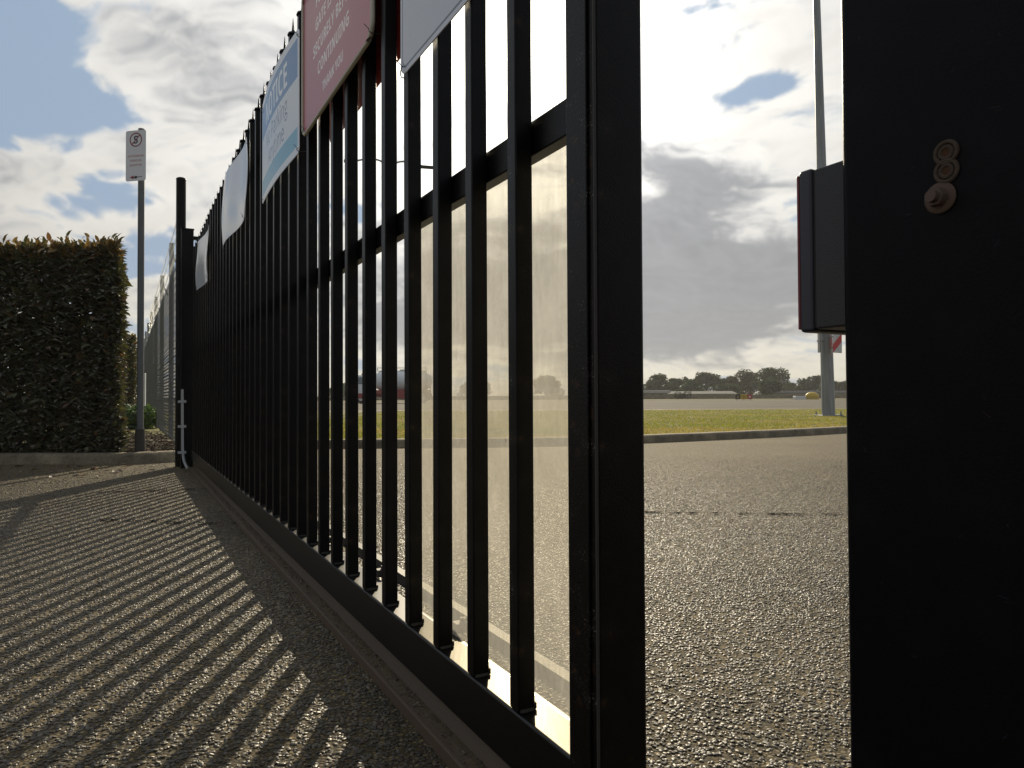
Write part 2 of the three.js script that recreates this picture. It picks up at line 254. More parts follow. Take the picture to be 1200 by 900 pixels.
// loose and bedded stone chips that stand proud of the seal near by
{
  const r = rng(3), items = [], col = new THREE.Color();
  const shapes = icoChips(); let guard = 0;
  while (items.length < 280000 && guard++ < 8e6) {
    const d = -0.2 + 8.2 * Math.sqrt(r()), x = (-0.8 * d - 0.5) + r() * (1.45 * d + 1.0);
    const keep = d < 2.6 ? 1 : Math.pow(1 - (d - 2.6) / 5.42, 2); if (r() > keep) continue;
    const n = x * C + d * S; if (n > 0.474 && n < 0.695) continue;
    items.push([x, d]);
  }
  const per = shapes.map(() => []); items.forEach((it, i) => per[i % shapes.length].push(it));
  const chips = new THREE.Group(); chips.name = 'loose_chips'; scene.add(chips); kind(chips, 'stuff', 'small angular stone chips set in the seal'); chips.userData.category = 'gravel';
  const m = stdMat({ color: lin(1, 1, 1), roughness: 0.5, name: 'stone chips' });
  per.forEach((list, s) => {
    const im = new THREE.InstancedMesh(shapes[s], m, list.length), mt = new THREE.Matrix4(), q = new THREE.Quaternion(), e = new THREE.Euler();
    list.forEach(([x, d], i) => {
      const sz = 0.0022 + 0.0028 * r(), patch = 0.98 + 0.7 * fbm(x * 0.5, -d * 0.5, 4) + 0.25 * fbm(x * 2.3, -d * 2.3, 2);
      e.set((r() - 0.5) * 0.36, r() * 6.28, (r() - 0.5) * 0.36); mt.compose(v3(x, 0.0002 + 0.0014 * r() + 0.004 * fbm(x * 0.7, -d * 0.7, 2), -d), q.setFromEuler(e), v3(sz * (0.9 + 0.5 * r()), sz * 0.42, sz)); im.setMatrixAt(i, mt);
      const k = (0.04 + 0.13 * Math.pow(r(), 2)) * patch, w = r(); im.setColorAt(i, col.setRGB(k * (1.1 + 0.14 * w), k * 0.96, k * (0.74 - 0.16 * w)));
    });
    im.name = 'chip_layer'; kind(im, 'stuff'); chips.add(shade(im));
  });
  function icoChips() { const q = rng(19); return [0, 1, 2].map(() => { const g = new THREE.IcosahedronGeometry(1, 0), p = g.attributes.position, seen = {}; for (let i = 0; i < p.count; i++) { const k = [p.getX(i), p.getY(i), p.getZ(i)].map((v) => v.toFixed(3)).join(); const f = seen[k] ??= 0.7 + 0.55 * q(); p.setXYZ(i, p.getX(i) * f, p.getY(i) * f, p.getZ(i) * f); } g.computeVertexNormals(); return g; }); }
}

scene.fog = new THREE.FogExp2(0xd8d6d0, 0.0005);                  // thin haze over the airfield

// ------------------------------------------------------------------ the sliding gate
const gateN = 0.507, T0 = 0.716, T1 = 6.95;
const gate = base('sliding_gate', 'tall black steel bar gate with spiked tops on a ground rail', 'gate', G(gateN, T0), TH);
const zt = (t) => T0 - t;                                          // local z of a place along the gate
mesh('bottom_rail', span(0, 0.068, 0.063, 0.153, zt(T1), -0.06, 0.005), railPaint, gate);
mesh('middle_rail', span(0.031, 0.056, 0.985, 1.038, zt(T1), -0.06, 0.003), paint, gate);
mesh('top_rail', span(0.031, 0.056, 1.70, 1.74, zt(T1), -0.06, 0.003), paint, gate);
const rack0 = 0.785;
const stile = mesh('end_stile', [span(-0.001, 0.076, 0.058, 1.9, -0.064, 0, 0.006)], worn, gate);
mesh('cover_strip', span(-0.005, -0.0012, 0.058, 1.9, -0.058, -0.012, 0.0015), worn, stile);
mesh('weld_bead', rod(v3(-0.001, 0.06, 0.0005), v3(-0.001, 1.9, 0.0005), 0.002, 6), oldPaint, stile);
mesh('end_stile', span(0, 0.072, 0.058, 1.9, zt(T1) - 0.06, zt(T1), 0.006), paint, gate);
{
  const barGeo = span(0.001, 0.030, 0.1545, 1.925, -0.0145, 0.0145, 0.003);
  const capGeo = new THREE.LatheGeometry([[0, 1.925], [0.0195, 1.925], [0.0202, 1.93], [0.0175, 1.936], [0.006, 1.940], [0.0042, 1.95], [0.0022, 1.975], [0.0006, 1.992]].map((p) => new THREE.Vector2(...p)), 10).translate(0.0155, 0, 0);
  const footGeo = [box(0.005, 0.009, 0.02, 0.032, 0.1585, 0), box(0.022, 0.0045, 0.033, 0.0155, 0.157, 0)], foot = join(footGeo), r = rng(77);
  for (let k = 0; ; k++) {
    const t = 0.934 - 0.152 + 0.152 * k - 0.0125 + 0.0125; if (k === 0) continue; if (t > T1 - 0.1) break;
    const b = mesh('bar', barGeo, k % 3 === 1 ? worn : paint, gate); b.position.set(0, 0, zt(t)); b.rotation.set((r() - 0.5) * 0.005, (r() - 0.5) * 0.05, (r() - 0.5) * 0.002);
    mesh('spike_cap', capGeo, paint, b); mesh('foot_weld', foot, oldPaint, b);
  }
  // toothed rack along the back
  const sh = new THREE.Shape(); sh.moveTo(0, 0.03); sh.lineTo(0, 0.006); const L = 5.7;
  for (let x = 0; x < L; x += 0.0126) { sh.lineTo(x + 0.0022, 0); sh.lineTo(x + 0.0062, 0); sh.lineTo(x + 0.0085, 0.007); sh.lineTo(x + 0.0126, 0.007); }
  sh.lineTo(L, 0.03); sh.closePath();
  const rk = new THREE.ExtrudeGeometry(sh, { depth: 0.022, bevelEnabled: false }).rotateY(Math.PI / 2).translate(0.098, 0.148, zt(rack0));
  const rack = mesh('drive_rack', metres(rk), oldPaint, gate);
  for (let t = 1.3; t < 6.3; t += 0.5) mesh('rack_bracket', [span(0.067, 0.098, 0.1535, 0.172, zt(t) - 0.012, zt(t) + 0.012), cyl(0.007, 0.007, 0.008, 6, 0.086, 0.172, zt(t))], oldPaint, rack);
}
// dusty clear sheet fixed behind the first bars
const sheetTex = dataTex(512, 512, (x, y) => { const q = Math.max(0, tiled(x, y, 512, 90, 2) - 0.34) * 200, v = 238 + 14 * tiled(x, y, 512, 7, 5) + 14 * tiled(x, y * 0.2, 512, 60, 2) + q; return [Math.min(255, v), Math.min(255, v * 0.988), Math.min(255, v * 0.956)]; });
const spots = (() => { const r = rng(61), a = new Float32Array(512 * 512); for (let k = 0; k < 40; k++) { const cx = r() * 512, cy = r() * 512, q = 0.6 + r() * r() * 2.6, l = 1 + r() * 1.6; for (let y = -8; y <= 8; y++) for (let x = -5; x <= 5; x++) if (Math.hypot(x, y / l) < q) a[((Math.round(cy + y) + 512) % 512) * 512 + (Math.round(cx + x) + 512) % 512] = -30; } return a; })();
const sheetRough = dataTex(512, 512, (x, y) => { const v = Math.min(255, spots[y * 512 + x]) + 196 + 30 * tiled(x, y, 512, 6, 5) + 26 * tiled(x + 40, y, 512, 70, 3); return [v, v, v]; }, false);
mesh('clear_sheet', span(0.0575, 0.0585, 0.155, 0.99, zt(1.455), -0.0645), new THREE.MeshPhysicalMaterial({ map: rep(sheetTex, 1.6), roughnessMap: rep(sheetRough, 1.3), color: lin(1, 1, 1), transmission: 0.98, thickness: 0, roughness: 0.66, ior: 1.3, specularIntensity: 0.4, name: 'dusty sheet' }), gate).userData.label = 'dusty translucent plastic sheet behind the end bars';

// ------------------------------------------------------------------ plates wired to the gate
function plateGeo(w, h, r, bend, thick, inset = 0) {               // a rounded plate in the x-y plane, front towards +z, bowed by bend(x, y)
  w -= inset * 2; h -= inset * 2; r = Math.max(0.001, r - inset); const NX = 24, NY = 28, pos = [], uv = [], idx = [], W = w + inset * 2, H = h + inset * 2;
  for (let s = 0; s < 2; s++) for (let j = 0; j <= NY; j++) for (let i = 0; i <= NX; i++) {
    let y = -Math.cos(Math.PI * j / NY) * h / 2, half = w / 2; const dy = Math.abs(y) - (h / 2 - r); if (dy > 0) half -= r - Math.sqrt(Math.max(0, r * r - dy * dy));
    const x = (i / NX - 0.5) * 2 * half; pos.push(x, y, bend(x / W + 0.5, y / H + 0.5) - s * thick); uv.push(x / W + 0.5, y / H + 0.5);
  }
  const a = (s, i, j) => s * (NX + 1) * (NY + 1) + j * (NX + 1) + i;
  for (let j = 0; j < NY; j++) for (let i = 0; i < NX; i++) { idx.push(a(0, i, j), a(0, i + 1, j), a(0, i + 1, j + 1), a(0, i, j), a(0, i + 1, j + 1), a(0, i, j + 1)); idx.push(a(1, i, j), a(1, i + 1, j + 1), a(1, i + 1, j), a(1, i, j), a(1, i, j + 1), a(1, i + 1, j + 1)); }
  for (let j = 0; j < NY; j++) for (const i of [0, NX]) { const p = [a(0, i, j), a(1, i, j), a(1, i, j + 1), a(0, i, j), a(1, i, j + 1), a(0, i, j + 1)]; idx.push(...p); }
  for (let i = 0; i < NX; i++) for (const j of [0, NY]) idx.push(a(0, i, j), a(1, i + 1, j), a(1, i, j), a(0, i, j), a(0, i + 1, j), a(1, i + 1, j));
  const g = new THREE.BufferGeometry(); g.setAttribute('position', new THREE.Float32BufferAttribute(pos, 3)); g.setAttribute('uv', new THREE.Float32BufferAttribute(uv, 2)); g.setIndex(idx);
  const n = g.toNonIndexed(); n.computeVertexNormals(); return n;
}
function canvasTex(w, h, draw) { const c = document.createElement('canvas'); c.width = w; c.height = h; const x = c.getContext('2d'); draw(x, w, h); const t = new THREE.CanvasTexture(c); t.colorSpace = THREE.SRGBColorSpace; t.magFilter = THREE.LinearFilter; t.anisotropy = 8; return t; }
function gatePlate(name, label, t0, t1, y0, y1, opt) {
  const w = t1 - t0, h = y1 - y0, o = base(name, label, 'sign', G(gateN - 0.002, (t0 + t1) / 2), TH - Math.PI / 2, 'plates wired to the gate bars');
  const bend = opt.bend ?? (() => 0), lift = opt.lift ?? 0.004;
  mesh('panel', plateGeo(w, h, opt.r ?? 0.03, (x, y) => lift + bend(x, y), 0.0022).translate(0, (y0 + y1) / 2, 0), [opt.mat][0], o);
  if (opt.rim) {
    const pts = [], R = opt.r, e = 0.004; for (const [cx, cy, a0] of [[w / 2 - R, h / 2 - R, 0], [-w / 2 + R, h / 2 - R, 1], [-w / 2 + R, -h / 2 + R, 2], [w / 2 - R, -h / 2 + R, 3]]) for (let k = 0; k <= 6; k++) { const a = (a0 + k / 6) * Math.PI / 2; pts.push(v3(cx + Math.cos(a) * (R + e), cy + Math.sin(a) * (R + e), lift)); }
    const c = new THREE.CatmullRomCurve3(pts, true, 'catmullrom', 0.1); mesh('rim', new THREE.TubeGeometry(c, 160, 0.006, 6, true).translate(0, (y0 + y1) / 2, 0), opt.rim, o);
  }
  const ties = [];
  for (const [sx, sy] of [[1, -1], [-1, -1], [1, 1], [-1, 1]]) { const x = sx * (w / 2 - 0.016), y = (y0 + y1) / 2 + sy * (h / 2 - 0.018), z = lift + bend(sx > 0 ? 1 : 0, sy > 0 ? 1 : 0);
    ties.push(tube([v3(x, y, z + 0.001), v3(x + 0.006, y - 0.006, z + 0.006), v3(x + 0.016 * sx, y - 0.016, z - 0.002), v3(x + 0.012 * sx, y - 0.006, -0.03)], 0.0012, 10, 5), tube([v3(x, y, z + 0.002), v3(x - 0.008, y + 0.014, z + 0.012)], 0.0009, 4, 5)); }
  ties.forEach((g, i) => i % 2 === 0 && mesh('wire_tie', [g, ties[i + 1]], darkRubber, o));
  return o;
}
const weather = (x, w, h, n, a, seed) => { const r = rng(seed); for (let i = 0; i < n; i++) { x.fillStyle = `rgba(${90 + r() * 60},${80 + r() * 50},${60 + r() * 40},${a * r()})`; x.beginPath(); x.arc(r() * w, r() * h, 0.5 + r() * r() * 5, 0, 7); x.fill(); } };
// pale plate with an inner line
gatePlate('gate_plate', 'pale grey plate with a dark inner border beside the gate end', 0.93, 1.404, 1.287, 1.78, { r: 0.028, mat: stdMat({ roughness: 0.32, map: canvasTex(512, 512, (x, w, h) => { x.fillStyle = '#c9ccd6'; x.fillRect(0, 0, w, h); x.strokeStyle = '#5c6474'; x.lineWidth = 5; x.beginPath(); x.roundRect(13, 13, w - 26, h - 26, 24); x.stroke(); weather(x, w, h, 300, 0.1, 4); }) }) });
// red plate with white lettering
gatePlate('gate_plate', 'red plate with white capitals asking to close the gate', 1.576, 2.30, 1.457, 1.915, { r: 0.035, lift: 0.011, rim: stdMat({ color: lin(0.52, 0.5, 0.42), roughness: 0.5 }), mat: stdMat({ roughness: 0.3, map: canvasTex(1024, 648, (x, w, h) => {
  x.fillStyle = '#a8262f'; x.fillRect(0, 0, w, h); x.fillStyle = '#ece4e0'; x.textAlign = 'center'; x.font = 'bold 74px sans-serif';
  const k = 648 / 458; [['PLEASE ENSURE', 1.806], ['GATE IS CLOSED', 1.735], ['SECURELY BEFORE', 1.664], ['CONTINUING', 1.593], ['THANK YOU', 1.518]].forEach(([s, y], i) => { x.font = `bold ${i === 4 ? 56 : 74}px sans-serif`; const yy = (1.915 - y) * 1000 * k + (i === 4 ? 20 : 27); x.fillText(s, w / 2, yy); });
  weather(x, w, h, 500, 0.12, 8); }) }) });
{ // a second red plate on the yard side of the bars, seen from behind
  const o = base('gate_plate', 'red plate hung on the yard side of the bars behind the lettered one', 'sign', G(gateN + 0.062, 1.83), TH + Math.PI / 2);
  mesh('panel', plateGeo(0.86, 0.46, 0.035, () => 0, 0.0022).translate(0, 1.655, 0), stdMat({ color: lin(0.34, 0.035, 0.02), roughness: 0.5 }), o);
  mesh('fixing_strap', span(-0.4, 0.4, 1.84, 1.86, -0.02, -0.004), aluminium, o);
}
// blue and white plate
gatePlate('gate_plate', 'white plate with a blue notice heading and teal foot band', 2.40, 3.127, 1.437, 1.858, { r: 0.02, bend: (x, y) => 0.018 * Math.sin(Math.PI * x) * (0.6 + 0.4 * y), mat: stdMat({ roughness: 0.28, map: canvasTex(1024, 592, (x, w, h) => {
  x.fillStyle = '#dde2ea'; x.fillRect(0, 0, w, h); x.fillStyle = '#2f78b4'; x.fillRect(24, 40, w - 48, 186); x.fillStyle = '#4fa6c6'; x.fillRect(24, 462, w - 48, 92);
  x.fillStyle = '#eef2f6'; x.textAlign = 'center'; x.font = 'bold 168px sans-serif'; x.fillText('NOTICE', w / 2, 195);
  x.fillStyle = '#5d6878'; x.font = '122px sans-serif'; x.fillText('No Parking', w / 2, 332); x.fillText('Anytime', w / 2, 442); weather(x, w, h, 300, 0.1, 12); }) }) });
const blank = (seed) => stdMat({ roughness: 0.16, metalness: 0.0, map: canvasTex(512, 320, (x, w, h) => { x.fillStyle = '#cfd4dc'; x.fillRect(0, 0, w, h); x.fillStyle = '#6a7078'; x.beginPath(); x.arc(w * 0.52, h * 0.46, 3, 0, 7); x.fill(); weather(x, w, h, 260, 0.14, seed); }) });
gatePlate('gate_plate', 'glossy blank white plate next beyond the blue notice', 3.51, 4.27, 1.46, 1.85, { r: 0.008, bend: (x, y) => 0.014 * (1 + Math.sin(x * 5.2 + 0.4)) + 0.008 * (1 + Math.sin(y * 4 + x * 2)), mat: blank(31) });
gatePlate('gate_plate', 'narrow looking blank white plate close to the gate guide posts', 5.25, 5.88, 1.44, 1.81, { r: 0.008, bend: (x, y) => 0.015 * (1 + Math.sin(x * 4 + 2)) + 0.007 * (1 + Math.sin(y * 5)), mat: blank(37) });

// ------------------------------------------------------------------ guide posts at the far end of the gate
{
  const o = base('guide_post', 'tall slim black steel pipe post at the hinge of fence and gate', 'post', G(0.432, 7.12), TH);
  mesh('pipe', cyl(0.042, 0.042, 2.62, 16), paint, o); mesh('domed_cap', new THREE.SphereGeometry(0.045, 14, 6, 0, 6.2832, 0, 1.571).scale(1, 0.5, 1).translate(0, 2.62, 0), paint, o);
  const q = base('guide_post', 'square black steel post with a roller arm holding the gate', 'post', G(0.475, 6.98), TH);
  mesh('box_section', span(-0.05, 0.05, 0, 2.13, -0.05, 0.05, 0.006), paint, q); mesh('cap_plate', span(-0.054, 0.054, 2.1305, 2.138, -0.054, 0.054), paint, q);
  mesh('roller_arm', span(0.05, 0.2, 2.05, 2.08, -0.02, 0.02, 0.003), paint, q); mesh('roller', cyl(0.02, 0.02, 0.1, 12, 0.17, 1.95, 0), darkRubber, q);
  const p = base('conduit', 'white plastic conduit clipped to the square guide post', 'pipe', G(0.455, 6.905), TH);
  mesh('pipe', tube([v3(-0.02, 0.7, -0.01), v3(-0.018, 0.4, -0.012), v3(-0.012, 0.12, -0.01), v3(0.0, 0.05, 0.02), v3(0.02, 0.0, 0.06)], 0.011, 30, 10), conduitGrey, p);
  for (const y of [0.13, 0.36, 0.58]) mesh('saddle_clip', span(-0.055, 0.012, y, y + 0.022, -0.016, -0.002), conduitGrey, p);
}

// ------------------------------------------------------------------ closing post with photocell box
{
  const o = base('closing_post', 'massive dark steel post with a bolt facing the gate end', 'post', G(0.504, 0.374), TH);
  mesh('box_section', metres(new RoundedBoxGeometry(0.2, 2.6, 0.22, 3, 0.008).translate(0.1, 1.3, 0.11)), postPaint, o);
  const ring = (y, z, a) => mesh('old_hole', [new THREE.TorusGeometry(0.0075, 0.0016, 8, 20).rotateY(Math.PI / 2).translate(-0.0006, y, z), new THREE.TorusGeometry(0.0042, 0.0016, 8, 16).rotateY(Math.PI / 2).translate(-0.0004, y, z)], steelRust, o);
  ring(0.7895, 0.0855); ring(0.7765, 0.0855);
  for (const y of [0.7895, 0.7765]) mesh('hole', new THREE.CylinderGeometry(0.0032, 0.0032, 0.0012, 14).rotateZ(Math.PI / 2).translate(-0.0004, y, 0.0855), stdMat({ color: lin(0.06, 0.025, 0.008), roughness: 0.9 }), o);
  const b = mesh('washer', new THREE.LatheGeometry([[0.004, 0], [0.0108, 0], [0.0112, 0.001], [0.0095, 0.0022], [0.004, 0.0026]].map((p) => new THREE.Vector2(...p)), 26).rotateZ(Math.PI / 2).translate(-0.0002, 0.7586, 0.081), stdMat({ color: lin(0.11, 0.07, 0.05), roughness: 0.7, metalness: 0.3, bumpMap: rep(grainTex, 30), bumpScale: 0.0004 }), o);
  mesh('bolt_head', [new THREE.CylinderGeometry(0.0066, 0.007, 0.0055, 6).rotateZ(Math.PI / 2).translate(-0.0058, 0.7586, 0.081), new THREE.CylinderGeometry(0.004, 0.0044, 0.005, 14).rotateZ(Math.PI / 2).translate(-0.0105, 0.7586, 0.081)], stdMat({ color: lin(0.12, 0.08, 0.06), roughness: 0.6, metalness: 0.35, bumpMap: rep(grainTex, 40), bumpScale: 0.0004 }), b);

  const c = base('photocell_box', 'small black box with a red lens edge on the closing post', 'sensor', G(0.512, 0.374), TH);
  mesh('housing', span(0, 0.1, 0.676, 0.812, -0.0305, -0.0005, 0.002), stdMat({ color: lin(0.018, 0.018, 0.02), roughness: 0.55, bumpMap: rep(grainTex, 12), bumpScale: 0.0005 }), c);
  mesh('lid', span(-0.001, 0.101, 0.674, 0.814, -0.0455, -0.032, 0.003), stdMat({ color: lin(0.02, 0.02, 0.032), roughness: 0.45 }), c);
  mesh('gasket', span(0.0015, 0.0985, 0.6775, 0.8105, -0.032, -0.0305), darkRubber, c);
  mesh('red_lens', span(0.0005, 0.0995, 0.677, 0.811, -0.0485, -0.0456, 0.001), new THREE.MeshPhysicalMaterial({ color: lin(0.16, 0.006, 0.012), roughness: 0.3, transmission: 0.1, thickness: 0 }), c);
}

// ------------------------------------------------------------------ chain link fence along the garden
{
  const o = base('chain_link_fence', 'galvanised chain link fence with barbed wire running beyond the gate', 'fence', G(0.47, 7.35), TH);
  const pos = [], nor = [], L = 30, H = 2.0, p = 0.043, R = 0.0014;
  const seg = (a, b) => { const d = b.clone().sub(a).normalize(), u = v3(1, 0, 0).cross(d).normalize(), w = d.clone().cross(u); for (let k = 0; k < 3; k++) { const q = [k, k + 1].map((i) => { const t = i * 2.0944; return u.clone().multiplyScalar(Math.cos(t)).addScaledVector(w, Math.sin(t)); }); const c = [a.clone().addScaledVector(q[0], R), b.clone().addScaledVector(q[0], R), b.clone().addScaledVector(q[1], R), a.clone().addScaledVector(q[1], R)]; for (const i of [0, 1, 2, 0, 2, 3]) { pos.push(c[i].x, c[i].y, c[i].z); const n = q[i === 0 || i === 1 ? 0 : 1]; nor.push(n.x, n.y, n.z); } } };
  const rows = Math.floor(H / p), far = 14;
  for (let k = 0; k * 2 * p < L; k++) { const z = -k * 2 * p, step = -z > far ? 2 : 1; if (step === 2 && k % 2) continue; for (const s of [-1, 1]) for (let j = 0; j < rows; j++) { const a = j % 2, b = 1 - a; seg(v3(0.003 * (a ? 1 : -1), 0.12 + j * p, z - s * a * p), v3(0.003 * (b ? 1 : -1), 0.12 + (j + 1) * p, z - s * b * p)); } }
  const g = new THREE.BufferGeometry(); g.setAttribute('position', new THREE.Float32BufferAttribute(pos, 3)); g.setAttribute('normal', new THREE.Float32BufferAttribute(nor, 3));
  kind(mesh('chain_link_mesh', g, wire, o), 'stuff');
  for (let k = 1; k < 11; k++) { const z = -2.75 * k; const q = mesh('post', cyl(0.03, 0.03, 2.05, 12, 0.035, 0, z), galv, o); mesh('barb_arm', [rod(v3(0.035, 2.0, z), v3(0.035, 2.62, z), 0.03, 10), rod(v3(0.035, 2.5, z), v3(0.12, 2.3, z), 0.012, 6)], galv, q); }
  const barbs = (y, x) => { const gs = [rod(v3(x, y, 0.15), v3(x, y, -L), 0.0022, 5)]; for (let z = -0.1; z > -12; z -= 0.11) gs.push(rod(v3(x - 0.012, y - 0.01, z), v3(x + 0.012, y + 0.012, z - 0.01), 0.0016, 4), rod(v3(x + 0.012, y - 0.012, z - 0.008), v3(x - 0.012, y + 0.01, z), 0.0016, 4)); return gs; };
  for (const y of [2.2, 2.36, 2.52]) mesh('barbed_wire', barbs(y, 0.0), wire, o);
  for (const y of [0.16, 1.1, 2.06]) mesh('line_wire', rod(v3(0.005, y, 0.1), v3(0.005, y, -L), 0.0022, 5), wire, o);
}
// small white marker post beside the fence
{
  const o = base('marker_post', 'short white timber marker post beside the chain link fence', 'post', P(-7.38, 14.2, 0.08), 0.3);
  mesh('stake', metres(new RoundedBoxGeometry(0.09, 1.04, 0.09, 2, 0.01).translate(0, 0.52, 0)), whitePaint, o);
  mesh('base_collar', span(-0.06, 0.06, 0, 0.05, -0.06, 0.06, 0.006), concrete, o);
}

// ------------------------------------------------------------------ no stopping sign on its pole
{
  const o = base('parking_sign', 'white no stopping sign on a grey galvanised pole by the hedge', 'sign', P(-3.655, 6.98, 0.08), -0.2);
  mesh('pole', cyl(0.031, 0.03, 3.2, 16), poleGrey, o); mesh('pole_cap', new THREE.SphereGeometry(0.032, 12, 6, 0, 6.2832, 0, 1.571).scale(1, 0.4, 1).translate(0, 3.2, 0), poleGrey, o);
  mesh('footing', [cyl(0.05, 0.044, 0.26, 12, 0, -0.02, 0)], oldPaint, o);
  const face = canvasTex(256, 560, (x, w, h) => {
    x.fillStyle = '#d5d6da'; x.fillRect(0, 0, w, h); x.textAlign = 'center';
    x.strokeStyle = '#7d2430'; x.lineWidth = 13; x.beginPath(); x.arc(w / 2, 104, 72, 0, 7); x.stroke();
    x.fillStyle = '#22242a'; x.font = 'bold 120px sans-serif'; x.fillText('S', w / 2, 146); x.beginPath(); x.moveTo(w / 2 - 50, 155); x.lineTo(w / 2 + 50, 53); x.stroke();
    x.fillStyle = '#a8656a'; x.font = 'bold 33px sans-serif'; ['AUTHORISED', 'VEHICLES', 'EXCEPTED'].forEach((s, i) => x.fillText(s, w / 2, 296 + i * 50));
    x.fillStyle = '#8c2230'; x.beginPath(); x.moveTo(52, 520); x.lineTo(100, 498); x.lineTo(100, 542); x.fill(); x.fillStyle = '#2a2024'; x.fillRect(100, 511, 50, 18); x.fillRect(150, 514, 60, 7); x.beginPath(); x.arc(128, 520, 16, 0, 7); x.fill(); weather(x, w, h, 150, 0.12, 3); });
  const p = mesh('plate', plateGeo(0.225, 0.5, 0.02, () => 0, 0.0025).translate(-0.03, 2.93, 0.042), stdMat({ map: face, roughness: 0.45 }), o);
  for (const y of [2.77, 3.09]) mesh('clamp', [span(-0.05, 0.05, y - 0.012, y + 0.012, 0.029, 0.0385), new THREE.TorusGeometry(0.034, 0.004, 6, 16).rotateX(Math.PI / 2).translate(0, y, 0)], aluminium, p);
}

// ------------------------------------------------------------------ planting
const leafGeo = (() => { const g = new THREE.BufferGeometry(); // one folded, pointed leaf, 1 long
  const v = [[0, 0, 0], [0.22, 0.06, 0.35], [0, -0.01, 0.4], [-0.22, 0.06, 0.35], [0.16, 0.05, 0.72], [0, -0.03, 0.75], [-0.16, 0.05, 0.72], [0, -0.1, 1]];
  g.setAttribute('position', new THREE.Float32BufferAttribute(v.flat(), 3)); g.setIndex([0, 2, 1, 0, 3, 2, 1, 2, 5, 1, 5, 4, 2, 3, 6, 2, 6, 5, 4, 5, 7, 5, 6, 7]); g.computeVertexNormals(); return g; })();
const leafMat = new THREE.MeshPhysicalMaterial({ color: lin(1, 1, 1), roughness: 1, clearcoat: 0.3, clearcoatRoughness: 0.4, transmission: 0.42, thickness: 0, side: THREE.DoubleSide, name: 'hedge leaf' });
function leaves(parent, name, n, seed, place, size, tint) {
  const r = rng(seed), im = new THREE.InstancedMesh(leafGeo, leafMat, n), m = new THREE.Matrix4(), q = new THREE.Quaternion(), e = new THREE.Euler(0, 0, 0, 'YXZ'), c = new THREE.Color();
  for (let i = 0; i < n; i++) { const pl = place(r), s = size * (0.6 + 0.8 * r()); e.set(pl.up ?? (-0.9 + 1.5 * r()), (pl.yaw ?? r() * 6.2832), (r() - 0.5) * 1.4); m.compose(pl.p, q.setFromEuler(e), v3(s, s, s)); im.setMatrixAt(i, m); const t = tint(r, pl); im.setColorAt(i, c.setRGB(...t)); }
  im.name = name; kind(im, 'stuff'); parent.add(shade(im)); return im;
}
const hedgeTint = (r, pl) => { const k = 0.55 + 0.7 * r(); return pl.young && r() < 0.6 ? [0.2 * k, 0.125 * k, 0.03 * k] : r() < 0.08 ? [0.15 * k, 0.075 * k, 0.025 * k] : [0.075 * k, 0.076 * k, 0.02 * k]; };
const stemMat = stdMat({ color: lin(0.07, 0.05, 0.035), roughness: 0.9 });
function hedge(label, pos, turn, w, h, d, n, seed, size, lean = 0) {        // local: x to the right, z towards the viewer
  const o = base('clipped_hedge', label, 'hedge', pos, turn, 'clipped hedges in the garden bed'), r0 = rng(seed + 1), stems = [];
  for (let i = 0; i < Math.ceil(w * 3); i++) { const x = (r0() - 0.5) * w * 0.9, z = (r0() - 0.5) * d * 0.6, x0 = 0; stems.push(rod(v3(x - 0.3 * lean, 0, z), v3(x - 0.3 * lean + (r0() - 0.5) * 0.4, h * 0.8, z + (r0() - 0.5) * 0.4), 0.018, 5, 0.006)); for (let k = 0; k < 4; k++) { const y = h * (0.15 + 0.18 * k); stems.push(rod(v3(x, y, z), v3(x + (r0() - 0.5) * 0.9, y + 0.35, z + (r0() - 0.5) * d * 0.9), 0.007, 4, 0.003)); } }
  mesh('stems', stems, stemMat, o);
  leaves(o, 'foliage', n, seed, (r) => {
    let x = (r() - 0.5) * w, y = 0.04 + r() * (h - 0.04), z = (r() - 0.5) * d; const s = r() * 1.35;
    const bump = 0.07 * noise(x * 3 + seed, y * 3) + 0.05 * noise(x * 8, y * 8 + seed), deep = 0.2 * r() * r();
    if (s < 0.42) z = d / 2 + bump - deep; else if (s < 0.66) x = w / 2 + 0.07 * noise(z * 4, y * 3) - deep; else if (s < 0.78) y = h + 0.05 * noise(x * 4, z * 4) - deep; else if (s < 0.86) z = -d / 2 + deep;
    const young = y > h - 0.12; if (young && r() < 0.12) y += 0.03 + 0.1 * r();
    return { p: v3(x + (z - d / 2) * lean, y, z), young, up: young && r() < 0.5 ? -1.3 + 0.5 * r() : undefined };
  }, size, hedgeTint);
  // young shoots that stand above the trimmed top
  leaves(o, 'shoots', Math.round(w * 190), seed + 9, (r) => { const k = Math.floor(r() * w * 26), q = rng(k * 13 + seed), x = (q() - 0.5) * w, z = (q() - 0.3) * d * 0.7, hh = 0.03 + 0.11 * q() * q(), f = r(); return { p: v3(x + (z - d / 2) * lean + (r() - 0.5) * 0.012, h + f * hh, z + (r() - 0.5) * 0.012), young: true, up: -1.25 + 0.7 * r() }; }, size * 0.85, hedgeTint);
  return o;
}
hedge('dark clipped hedge block with bronze young tips behind the kerb', P(-5.97, 7.58, 0.08), 0, 4.3, 2.02, 1.4, 96000, 41, 0.08, 0.56);
hedge('sunlit clipped hedge running on along the chain link fence', G(-0.66, 27, 0.08), TH, 1.7, 2.0, 16, 26000, 57, 0.11);
